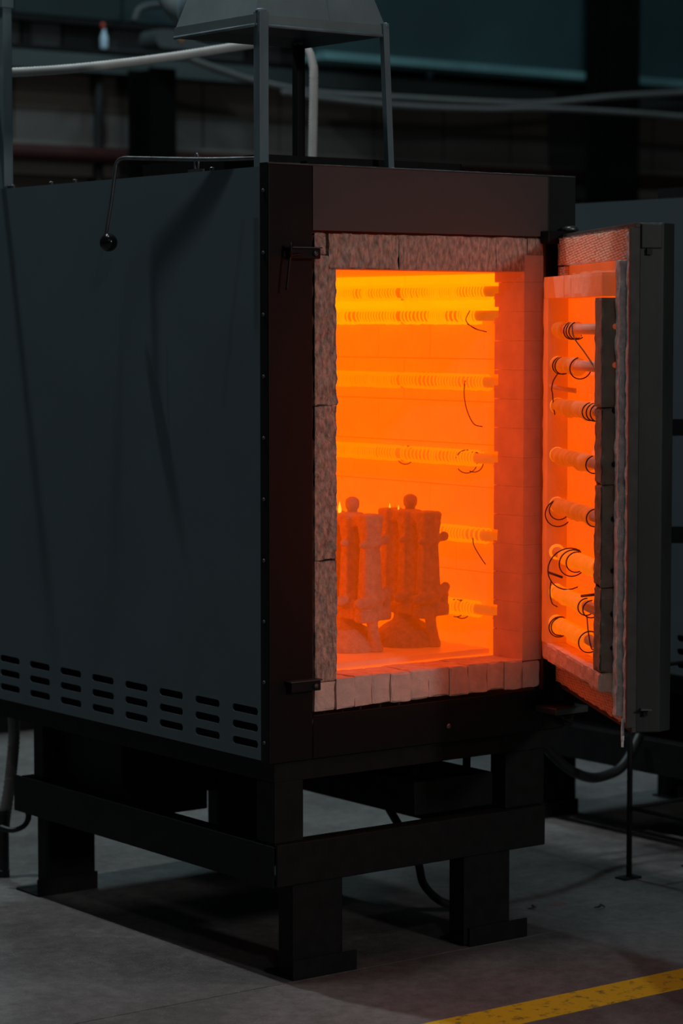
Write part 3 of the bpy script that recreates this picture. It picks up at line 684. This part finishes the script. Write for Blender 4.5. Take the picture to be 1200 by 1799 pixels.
# ---- lever with ball knob along the top left edge
lev = obj('vent_lever', MB().sweep(smooth_path([(0.012, 0.04, 1.938), (-0.010, 0.25, 1.945), (-0.028, 0.50, 1.960), (-0.034, 0.572, 1.9635), (-0.038, 0.594, 1.955), (-0.040, 0.600, 1.935), (-0.046, 0.613, 1.85), (-0.052, 0.628, 1.775)], 10), 0.0048, 10), M['steel_raw'], kiln, True)
obj('ball_knob', MB().ball((-0.055, 0.610, 1.757), 0.0225, 16), M['black_gloss'], lev, True)
obj('lever_bracket', MB().sweep([(0.012, 0.315+0.02*math.cos(a)*0.4, 1.94+0.022*math.sin(a)) for a in [PI*k/10-.6 for k in range(15)]], 0.003, 8).box(0.006, 0.018, 0.29, 0.345, 1.912, 1.926), M['steel_raw'], lev)
for yy in (0.25, 0.88, 1.0, 1.2, 1.22):
    obj('top_nut', MB().lathe([(0.006, 0), (0.006, 0.014), (0.003, 0.016)], (0.012, yy, 1.912), 6), M['bolt'], kiln)

# ---- latches and hinges on the front
def latch(z, hook):
    l_ = obj('latch', MB().box(0.045, 0.130, -0.026, -0.004, z-.012, z+.012), M['black'], kiln, bevel=0.002)
    obj('latch_pin', MB().lathe([(0.006, -0.026), (0.006, -0.032), (0.003, -0.034)], (0.112, 0, z), 10, 'y'), M['bolt'], l_, True)
    obj('latch_plate', MB().box(0.040, 0.132, -0.030, -0.006, z+.0122, z+.015), M['bolt'], l_)
    if hook:
        obj('latch_hook', MB().sweep(smooth_path([(0.070, -0.03, z-.002), (0.045, -0.034, z-.004), (0.036, -0.035, z-.010), (0.030, -0.035, z-.05), (0.026, -0.034, z-.085)]), 0.003, 8)
            .sweep([(0.036, -0.035, z-.010), (0.040, -0.035, z+.024)], 0.0035, 8), M['front_paint'], l_, True)
latch(1.718, True); latch(0.705, False)
hg = obj('upper_hinge', MB().box(0.83, 0.942, -0.035, -0.004, 1.755, 1.787), M['black'], kiln, bevel=0.003)
obj('hinge_pin', MB().lathe([(0.012, 1.66), (0.012, 1.787), (0.021, 1.788), (0.02, 1.796), (0.010, 1.801)], (0.905, -0.032, 0), 18), M['steel_raw'], hg, True)
hl = obj('lower_hinge', MB().box(0.82, 0.93, -0.085, -0.0045, 0.575, 0.592), M['bolt'], kiln, bevel=0.003)
obj('hinge_pin', MB().lathe([(0.014, 0.56), (0.014, 0.66), (0.010, 0.665)], (0.90, -0.045, 0), 16), M['stand'], hl, True)
obj('hinge_gusset', MB().prism([(0.84, 0.575), (0.92, 0.575), (0.92, 0.54)], -0.04, -0.005, 'y'), M['stand'], hl)

# ---- the open door: local axes x = along the door from hinge (s), y = outwards from its inner face negative (t), z up
TH = math.radians(60.8)
ev = Vector((-math.cos(TH), -math.sin(TH), 0)); nv = Vector((-math.sin(TH), math.cos(TH), 0))
# (s, t, z) is left-handed, so the local frame uses x = s, y = -t
DM = Matrix(((ev.x, -nv.x, 0, 0.874), (ev.y, -nv.y, 0, -0.02), (0, 0, 1, 0), (0, 0, 0, 1)))
ZD0, ZD1 = 0.637, 1.779
door = obj('door', MB().prism([(-0.012, 0.018), (0.742, 0.018), (0.742, 0.074), (0.715, 0.106), (0.02, 0.106), (-0.012, 0.08)], ZD0, ZD1), M['door_steel'], kiln, bevel=0.003)
door.matrix_parent_inverse = root_inv(kiln); door.matrix_basis = DM
def dpart(name, mb, m, smooth=False, bevel=0.0):
    o = obj(name, mb, M[m] if isinstance(m, str) else m, door, smooth, bevel, local=True); return o
def T(b, s0, s1, t0, t1, z0, z1): return b.box(s0, s1, -t1, -t0, z0, z1)
dpart('door_lip', T(T(T(T(MB(), -.012, .742, -.02, -.010, 1.768, ZD1), -.012, .742, -.02, -.010, ZD0, .648), .730, .742, -.02, 0.002, .648, 1.768), -.012, -.004, -.02, -.010, .648, 1.768), 'door_lip', bevel=0.001)
# woven fibre seal: a frame of four strips with an open groove above the brick block
def fs(s0, s1, t0, t1, z0, z1, seed, m='woven', amp=0.002, step=0.012, name='fibre_strip'):
    return dpart(name, MB().rough((s0, -t1, z0), (s1, -t0, z1), step, amp, 30, seed, amp, ('y1',)), m)
fs(0.0, 0.712, -.018, 0.001, 1.700, 1.768, 61)
fs(0.0, 0.080, -.018, 0.000, 0.717, 1.6995, 62)
fs(0.0, 0.712, -.018, 0.000, 0.650, 0.7165, 64)
dpart('fibre_backing', T(MB(), 0.08, 0.655, -.018, -.012, 0.717, 1.70), 'brick_warm')
# fluffy fibre rolls along the free edge, with stray fibres
fs(0.656, 0.700, -.016, 0.017, 0.664, 1.699, 65, 'fibre', 0.006, 0.004, 'fibre_roll')
fs(0.7015, 0.729, -.016, 0.004, 0.655, 1.762, 66, 'fibre', 0.006, 0.004, 'fibre_roll')
rnd = random.Random(5); mb = MB()
for k in range(2600):
    s = rnd.choice((0.686, 0.688, 0.715)); z = rnd.uniform(0.655, 1.70)
    t = rnd.uniform(-.006, .014) if s < 0.7 else rnd.uniform(-.016, .002); p = Vector((s, -t, z)); d = Vector((rnd.uniform(0.1, 1), rnd.uniform(-.7, .5), rnd.uniform(-.9, .9))).normalized()
    L = rnd.uniform(.005, .014); q = p + Vector((0.010, 0, 0)); r_ = d.orthogonal().normalized()*0.0004
    i0 = len(mb.v); mb.v += [tuple(q-r_), tuple(q+r_), tuple(q+d*L)]; mb.f.append((i0, i0+1, i0+2))
for k in range(500):
    s = rnd.uniform(0.0, 0.712); p = Vector((s, -.002, 1.766)); d = Vector((rnd.uniform(-.5, .5), rnd.uniform(-.3, .1), 1)).normalized(); r_ = Vector((0.0004, 0, 0))
    i0 = len(mb.v); mb.v += [tuple(p-r_), tuple(p+r_), tuple(p+d*rnd.uniform(.002, .007))]; mb.f.append((i0, i0+1, i0+2))
    z = 1.701; p = Vector((rnd.uniform(.08, .65), -.001, z)); d = Vector((rnd.uniform(-.5, .5), rnd.uniform(-.3, .1), -1)).normalized()
    i0 = len(mb.v); mb.v += [tuple(p-r_), tuple(p+r_), tuple(p+d*rnd.uniform(.002, .006))]; mb.f.append((i0, i0+1, i0+2))
dpart('stray_fibres', mb, 'fibre')['kind'] = 'stuff'
dpart('dangling_fibre', MB().sweep(smooth_path([(0.712, -.002, 0.665), (0.714, -.004, 0.64), (0.711, -.003, 0.625), (0.713, -.004, 0.60)]), [0.004]*20+[0.003]*5, 6), 'fibre')
# brick block standing out of the door, with a recess for the elements
B0, B1, BT = 0.040, 0.652, 0.045
def blk(s0, s1, z0, z1, seed, m, amp, chip, t0=-.008, t1=BT, step=0.008, keep=('y1', 'z0', 'z1')):
    return dpart('brick', MB().rough((s0, -t1, z0), (s1, -t0, z1), step, amp, 34, seed, chip, keep), m)
for a, b in ((B0, 0.265), (0.2655, 0.34), (0.3405, B1)): blk(a, b, 1.6185, 1.671, int(a*100)+70, 'brick_warm', 0.0012, 0.002)
for i, (a, b) in enumerate(((0.7605, 1.055), (1.0555, 1.365), (1.3655, 1.618))): blk(B0, 0.095, a, b, 80+i, 'brick_warm', 0.0006, 0.001)
for i, (a, b) in enumerate(((0.7605, 0.955), (0.956, 1.19), (1.191, 1.365), (1.3665, 1.614))): blk(0.582, B1, a, b, 85+i, 'block_end', 0.005 if i < 3 else 0.002, 0.011 if i < 3 else 0.004, step=0.006)
blk(B0, B1, 0.7175, 0.760, 90, 'brick_sill', 0.003, 0.006, step=0.006)
for i, (a, b) in enumerate(((0.095, 0.24), (0.2405, 0.40), (0.4005, 0.582))):
    for j, (c, d) in enumerate(((0.7605, 1.13), (1.1305, 1.39), (1.3905, 1.618))):
        dpart('brick', MB().rough((a, 0.006, c), (b, 0.012, d), 0.03, 0.0004, 20, i*3+j, 0.0006, ('y1',)), M['brick_door'])
DZ = [1.543, 1.456, 1.353, 1.231, 1.107, 0.989, 0.890, 0.812]
spans_ = [[(0.0, 0.09), (0.165, 0.21)], [(0.0, 0.22)], [(0.0, 0.42)], [(0.0, 0.36)], [(0.0, 0.40)], [(0.09, 0.44)], [(0.03, 0.33)], [(0.0, 0.36)]]
for i, z in enumerate(DZ):
    tb = dpart('element_tube', MB().sweep([(0.092, -.019, z), (0.60, -.019, z)], 0.0128, 18), 'tube', True)
    for pts in coil_path((0.095, -.019, z), (0.585, -.019, z), 0.0160, 0.0075, 50+i, spans_[i], 12, 0.0042): obj('element_coil', MB().sweep(pts, 0.0026, 6), M['coil_warm' if i in (5, 6, 7) else 'coil_dim'], tb, True, local=True)
    if i: dpart('tube_socket', MB().lathe([(0.0195, 0.0935), (0.0195, 0.0958), (0.0165, 0.0962)], (0, -.019, z), 24, 'x'), 'socket', True)
    dpart('rod_end', MB().lathe([(0.0068, 0.646), (0.0068, 0.6535), (0.005, 0.6545)], (0, -.012, z+.006), 12, 'x'), 'tube' if i < 2 else 'front_paint', True)
PL = ((0, -1, 0), (0, 0, 1))
def dwire(p, r=0.0016): dpart('loose_wire', MB().sweep(p, r, 6), 'wire_dark', True)
def ring(s, z, r, a0, a1, lean=0.25, t=0.019):
    return [Vector((s+lean*r*math.sin(a0+(a1-a0)*k/24), -t-r*math.cos(a0+(a1-a0)*k/24), z+r*math.sin(a0+(a1-a0)*k/24))) for k in range(25)]
for s, z, r, a0, a1 in ((0.25, DZ[0]-.004, 0.021, 1.2, -2.6), (0.275, DZ[0]-.004, 0.021, 1.2, -2.6), (0.305, DZ[0]-.004, 0.021, 1.2, -2.3),
                        (0.34, DZ[1]-.006, 0.026, 1.3, -3.4), (0.13, DZ[1]-.003, 0.021, 1.3, -2.8), (0.155, DZ[1]-.003, 0.021, 1.3, -2.8),
                        (0.45, DZ[2]-.003, 0.021, 1.4, -2.6), (0.49, DZ[2]-.003, 0.021, 1.4, -2.6), (0.53, DZ[2]-.003, 0.021, 1.4, -2.6),
                        (0.49, DZ[3]-.003, 0.021, 1.3, -2.8), (0.115, DZ[4]-.020, 0.034, 1.8, -3.6), (0.125, DZ[4]-.010, 0.026, 1.8, -3.2),
                        (0.50, DZ[4]-.003, 0.021, 1.4, -2.6), (0.23, DZ[5]-.030, 0.052, 2.6, -3.3), (0.27, DZ[5]-.012, 0.033, 2.2, -3.2), (0.31, DZ[5]-.006, 0.025, 1.8, -3.0),
                        (0.42, DZ[6]-.003, 0.021, 1.6, -3.0), (0.47, DZ[6]-.003, 0.021, 1.6, -2.8), (0.13, DZ[7]-.007, 0.026, 2.0, -3.2), (0.14, DZ[7]-.005, 0.023, 2.0, -3.0),
                        (0.45, DZ[7]-.005, 0.026, 2.0, -3.6)):
    dwire(ring(s, z, r, a0, a1))
dwire(smooth_path([(0.315, -.035, DZ[0]+.01), (0.36, -.04, DZ[0]-.02), (0.45, -.035, DZ[0]-.055), (0.53, -.03, DZ[0]-.09), (0.545, -.028, DZ[0]-.115)]))
dwire(smooth_path([(0.175, -.036, DZ[1]-.02), (0.14, -.04, DZ[1]-.04), (0.12, -.04, DZ[1]-.06), (0.112, -.036, DZ[2]+.03), (0.118, -.034, DZ[2]-.005), (0.14, -.036, DZ[2]-.02)]))
dwire(smooth_path([(0.11, -.036, DZ[6]+.03), (0.115, -.04, DZ[6]), (0.14, -.04, DZ[6]-.024), (0.17, -.034, DZ[6]-.03)]))
dwire(smooth_path([(0.47, -.03, DZ[6]-.02), (0.50, -.034, DZ[6]-.05), (0.53, -.034, DZ[6]-.085), (0.545, -.03, DZ[6]-.09)]))
dpart('element_pin', MB().sweep([(0.44, -.036, 0.915), (0.59, -.036, 0.935)], 0.0032, 8), 'wire_dark', True)
dpart('element_pin', MB().sweep([(0.10, -.040, 0.938), (0.16, -.020, 0.932)], 0.0032, 8), 'wire_dark', True)
dpart('spacer_tube', MB().sweep([(0.10, -.038, 1.401), (0.14, -.012, 1.395), (0.19, 0.006, 1.392)], 0.0062, 12), 'tube', True)
# end plate, tab, handle
dpart('latch_cover', T(MB(), 0.742, 0.746, -.070, -.022, 1.722, 1.776), 'door_steel', bevel=0.002)
dpart('latch_tongue', T(MB(), 0.742, 0.750, -.046, -.034, 1.708, 1.7215), 'rust' if 'rust' in M else 'front_paint')
dpart('latch_tab', MB().prism([(0.742, 0.030), (0.764, 0.026), (0.766, 0.05), (0.742, 0.054)], 0.690, 0.693), 'steel_raw')
dpart('latch_tab_stem', T(MB(), 0.742, 0.752, -.044, -.034, 0.676, 0.690), 'front_paint')
for z in (1.322, 1.079): dpart('handle_arm', T(MB(), 0.676, 0.704, -.20, -.104, z-.019, z+.019), 'black_gloss', bevel=0.003)
dpart('handle_grip', MB().sweep([(0.69, 0.20, 1.02), (0.69, 0.20, 1.38)], 0.016, 16), 'black_gloss', True)

# ------------------------------------------------------------------ kiln stand
def make_stand(ox, label):
    st = thing('kiln_stand', (0.44+ox, 0.62, 0), label, 'stand')
    def p(name, *b, m='stand', bev=0.003):
        mb = MB()
        for q in b: mb.box(q[0]+ox, q[1]+ox, *q[2:])
        return obj(name, mb, M[m], st, bevel=bev)
    p('beam', (0.021, 0.862, 0.0, 0.0078, 0.229, 0.331), (0.021, 0.862, 0.008, 0.05, 0.323, 0.331), (0.021, 0.862, 0.008, 0.05, 0.229, 0.237))
    p('beam', (0.016, 0.0205, 0.010, 1.235, 0.226, 0.326), (0.024, 0.066, 0.052, 1.15, 0.318, 0.326))
    p('beam', (0.816, 0.862, 0.052, 1.15, 0.229, 0.327)); p('beam', (0.021, 0.862, 1.155, 1.205, 0.226, 0.326))
    for (x0, y0, w, d) in ((0.021, 0.010, .084, .075), (0.745, 0.02, .13, .06), (0.03, 1.10, .13, .05), (0.64, 1.15, .10, .05)):
        p('upper_leg', (x0, x0+w, y0, y0+d, 0.331, 0.478))
    for (x0, y0, w) in ((0.072, 0.008, .148), (0.600, 0.008, .15), (0.070, 1.142, .148), (0.632, 1.14, .15)):
        p('lower_leg', (x0, x0+w, y0, y0+.008, 0.004, 0.3), (x0, x0+.008, y0+.008, y0+.06, 0.004, 0.229), (x0+w-.008, x0+w, y0+.008, y0+.06, 0.004, 0.229))
    for (x0, y0) in ((0.064, -0.004), (0.611, -0.002), (0.030, 1.132), (0.62, 1.09)):
        p('foot', (x0, x0+.19, y0, y0+.006, 0, 0.048), (x0, x0+.19, y0+.006, y0+.12, 0, 0.006), bev=0.001)
    p('control_box', (0.08, 0.349, 0.78, 1.2, 0.262, 0.470)); p('transformer_box', (0.49, 0.745, 0.07, 0.62, 0.335, 0.42))
    for a, b in ((0.53, 0.12), (0.70, 0.12), (0.53, 0.56), (0.70, 0.56)): p('hanger', (a-.008, a+.008, b-.008, b+.008, 0.42, 0.478))
    return st
make_stand(0.0, 'black steel stand with heavy beams carrying the glowing open kiln')
make_stand(1.79, 'black steel stand under the neighbouring kiln behind the open door')

# ------------------------------------------------------------------ neighbouring kiln at right: same make, door shut
k2 = kiln.copy(); COL.objects.link(k2); k2.location = Vector(kiln.location)+Vector((1.79, 0, 0)); tag(k2, 'grey neighbouring kiln partly seen behind the open door', 'kiln')
for ch in list(kiln.children):
    if ch.name.split('.')[0] in ('side_panel', 'rear_panel', 'top_panel', 'front_sheet', 'corner_post', 'base_frame', 'vent_backing', 'top_rim', 'top_tray'):
        c = ch.copy(); COL.objects.link(c); c.parent = k2; c.matrix_parent_inverse = ch.matrix_parent_inverse.copy()
        if ch.name.startswith(('side_panel', 'rear_panel')): c.data = ch.data.copy(); c.data.materials[0] = M['side_paint_shaded']
o = obj('door', MB().box(1.79+.12, 1.79+.86, -0.09, -0.006, 0.637, 1.768), M['door_steel'], k2, bevel=0.004)

# ------------------------------------------------------------------ hood on posts above the kiln
hood = thing('extraction_hood', (0.19, 0.22, ZT), 'grey sheet metal extraction hood on thin posts above the glowing kiln', 'hood')
def frustum(a, b, z0, z1, th=0.003):
    """four sloped walls, open below and above"""
    (x0, x1, y0, y1), (X0, X1, Y0, Y1) = a, b
    lo = [(x0,y0,z0),(x1,y0,z0),(x1,y1,z0),(x0,y1,z0)]; hi = [(X0,Y0,z1),(X1,Y0,z1),(X1,Y1,z1),(X0,Y1,z1)]
    mb = MB(); mb.v = lo+hi; mb.f = [(0,1,5,4),(1,2,6,5),(2,3,7,6),(3,0,4,7)]; return mb
HX0, HX1, HY0, HY1 = 0.0, 0.378, 0.05, 0.385
c_ = obj('canopy', frustum((HX0, HX1, HY0, HY1), (0.09, 0.288, 0.13, 0.305), 2.268, 2.56), M['hood_paint'], hood); q = c_.modifiers.new('thickness', 'SOLIDIFY'); q.thickness = 0.003
c_ = obj('rim', frustum((HX0, HX1, HY0, HY1), (HX0, HX1, HY0, HY1), 2.242, 2.268), M['hood_paint'], hood); q = c_.modifiers.new('thickness', 'SOLIDIFY'); q.thickness = 0.004; q.offset = 1
obj('rim_lip', MB().sweep([(HX0-.002, HY0-.004, 2.243), (HX1+.002, HY0-.004, 2.243)], 0.004, 8).sweep([(HX0-.004, HY0, 2.243), (HX0-.004, HY1, 2.243)], 0.004, 8), M['post_paint'], hood, True)
sm_ = obj('seam', MB().prism([(0.212, -0.001), (0.216, -0.001), (0.216, 0.0), (0.212, 0.0)], 0, 0.30), M['post_paint'], hood)
sm_.location = (0, HY0-.001, 2.262); sm_.rotation_euler.x = -0.268
obj('duct', MB().lathe([(0.085, 2.55), (0.085, 3.6)], (0.189, 0.2175, 0), 24), M['hood_paint'], hood, True)
def post(x, y, w, m, z0=1.9125, z1=2.275):
    o = obj('post', MB().box(x-w/2, x+w/2, y-w/2, y+w/2, z0, z1), M[m], hood, bevel=0.002)
    obj('weld', MB().lathe([(w*.45, -.004), (w*.56, 0.0), (w*.45, .005), (w*.15, .007)], (x, y, z1), 10), M['post_paint'], o, True)
post(0.012, 0.046, 0.026, 'post_paint'); 
o = obj('post', MB().prism([(-.0085, -.0085), (.0085, -.0085), (.0085, .0085), (-.0085, .0085)], 0, 0.36), M['post_paint'], hood, bevel=0.001)
o.location = (0.392, 0.048, 1.9125); o.rotation_euler.y = -0.05
obj('weld', MB().ball((0.376, 0.046, 2.266), 0.009, 8), M['post_paint'], hood, True)
post(0.358, 0.374, 0.024, 'black', z1=2.25)
tag(obj('rear_post', MB().box(0.005, 0.033, 1.235, 1.263, 1.9125, 2.46).box(.001, .037, 1.231, 1.267, 2.40, 2.43), M['post_paint'], bevel=0.002), 'grey square post at the far left rear corner of the kiln top', 'post')

# ------------------------------------------------------------------ conduits
cd = hose('flexible_conduit', [(-0.15, 1.29, 2.218), (0.02, 1.29, 2.232), (0.216, 1.29, 2.253), (0.418, 1.29, 2.283), (0.608, 1.29, 2.316), (0.804, 1.27, 2.354), (0.90, 1.22, 2.368), (0.942, 1.15, 2.350), (0.951, 1.12, 2.30), (0.947, 1.11, 2.22), (0.932, 1.10, 1.915)], 0.0125, 'conduit', 'pale ribbed conduit curving behind the hood down to the kiln top', 'conduit', 0.0008, 0.008)
hose('drain_hose', [(0.118, 1.42, 0.52), (0.122, 1.42, 0.46), (0.123, 1.42, 0.385), (0.110, 1.42, 0.272), (0.093, 1.42, 0.177), (0.087, 1.42, 0.13)], 0.0165, 'hose_grey', 'grey corrugated hose hanging at the left rear of the stand', 'hose', 0.001, 0.008)
tag(obj('floor_sleeve', MB().lathe([(0.020, 0), (0.020, 0.02), (0.0185, 0.021), (0.0185, 0.18), (0.020, 0.183), (0.020, 0.19)], (0.083, 1.42, 0), 20), M['rubber'], smooth=False), 'black floor sleeve below the grey corrugated hose', 'pipe')
hose('black_cable', [(0.047, 1.24, 0.235), (0.066, 1.245, 0.212), (0.068, 1.25, 0.19), (0.055, 1.255, 0.172), (0.029, 1.27, 0.163), (0.010, 1.30, 0.168)], 0.0075, 'rubber', 'short black corrugated cable hanging below the left rear beam', 'cable', 0.0012, 0.006)
hose('black_hose', [(0.66, 0.45, 0.34), (0.675, 0.32, 0.20), (0.688, 0.30, 0.15), (0.707, 0.30, 0.092), (0.765, 0.30, 0.04), (0.843, 0.31, 0.018), (0.93, 0.36, 0.014), (1.02, 0.50, 0.014)], 0.011, 'rubber', 'thick black hose looping to the floor under the open kiln')
hose('black_hose', [(0.955, 0.60, 0.50), (1.20, 0.60, 0.46), (1.36, 0.60, 0.375), (1.432, 0.60, 0.314), (1.487, 0.60, 0.272), (1.565, 0.60, 0.24), (1.633, 0.60, 0.239), (1.70, 0.60, 0.262), (1.785, 0.62, 0.34)], 0.015, 'rubber', 'thick black hose sagging between the two kilns')

# ------------------------------------------------------------------ thin rod rack at right
rk = thing('rod_rack', (1.61, 0.05, 0), 'thin black rod rack standing on the floor at the right edge', 'rack')
for (x, y) in ((1.48, 0.34), (1.74, 0.34), (1.48, -0.25), (1.74, -0.25)):
    lg = obj('leg', MB().sweep([(x, y, 0.004), (x, y, 0.60)], 0.008, 10), M['stand'], rk, True)
    obj('foot_plate', MB().box(x-.035, x+.03, y-.02, y+.02, 0, 0.005), M['stand'], lg)
for z in (0.20, 0.595):
    for a, b in (((1.48, .34), (1.74, .34)), ((1.48, -.25), (1.74, -.25)), ((1.48, .34), (1.48, -.25)), ((1.74, .34), (1.74, -.25))):
        obj('rail', MB().sweep([(*a, z), (*b, z)], 0.006, 8), M['stand'], rk, True)

# dim cabinet far left behind the kiln
cb = thing('wall_cabinet', (1.4, 3.9, 0), 'slate grey cabinet far behind the kiln at the left edge', 'cabinet')
obj('body', MB().box(0.8, 1.62, 3.6, 4.1, 0.12, 1.5), M['band'], cb, bevel=0.006)
obj('plinth', MB().box(0.84, 1.58, 3.64, 4.06, 0, 0.12), M['black'], cb)
obj('door', MB().box(0.82, 1.20, 3.585, 3.6, 0.15, 1.47), M['band'], cb, bevel=0.004); obj('door', MB().box(1.21, 1.60, 3.585, 3.6, 0.15, 1.47), M['band'], cb, bevel=0.004)

# ------------------------------------------------------------------ shelf plate and shell moulds inside the kiln
tag(obj('kiln_shelf', MB().rough((0.175, 0.135, 0.7125), (0.79, 0.90, 0.7270), 0.02, 0.0008, 20, 3, 0.002, ('z0',)), M['shelf']), 'thin refractory shelf plate on the kiln floor under the moulds', 'kiln shelf')
def mould(x, y, rz, label, knob=False):
    t = thing('shell_mould', (x, y, 0.7265), label, 'mould', 'ceramic shell moulds in the kiln'); t.rotation_euler.z = rz
    o = bpy.data.objects.new('shell', shell_mesh); COL.objects.link(o); o.parent = t
    if knob:
        k = bpy.data.objects.new('top_knob', knob_me); COL.objects.link(k); k.parent = t; k.location = (0.012, -0.002, 0.345)
kb = MB().lathe([(0.014, -0.01), (0.013, 0.012), (0.017, 0.018), (0.0185, 0.028), (0.017, 0.038), (0.010, 0.044), (0.003, 0.046)], (0, 0, 0), 18); knob_me = kb.mesh('top_knob'); knob_me.materials.append(M['shell']); knob_me.shade_smooth()
mould(0.662, 0.322, 0.0, 'rough shell mould standing clear in the middle of the kiln opening', True)
mould(0.480, 0.330, 0.0, 'rough shell mould half hidden by the left jamb of the kiln', True)
def teardrop(x, y, z, h, label):  # small emissive yellow drop set on a mould top
    tag(obj('teardrop', MB().lathe([(0.001, 0), (h*.14, h*.12), (h*.17, h*.3), (h*.11, h*.6), (h*.05, h*.85), (0.0006, h)], (x, y, z), 12), M['teardrop'], smooth=True), label, 'teardrop', 'small yellow teardrops on the moulds')
teardrop(0.445, 0.345, 1.074, 0.034, 'small yellow flame on top of the left mould, beside the jamb')
teardrop(0.468, 0.350, 1.074, 0.030, 'small yellow flame on top of the left mould, nearer its knob')
teardrop(0.66, 0.388, 1.0755, 0.014, 'tiny yellow flame at the far end of the middle mould top')
teardrop(0.655, 0.345, 1.0755, 0.012, 'tiny yellow flame beside the knob of the middle mould')
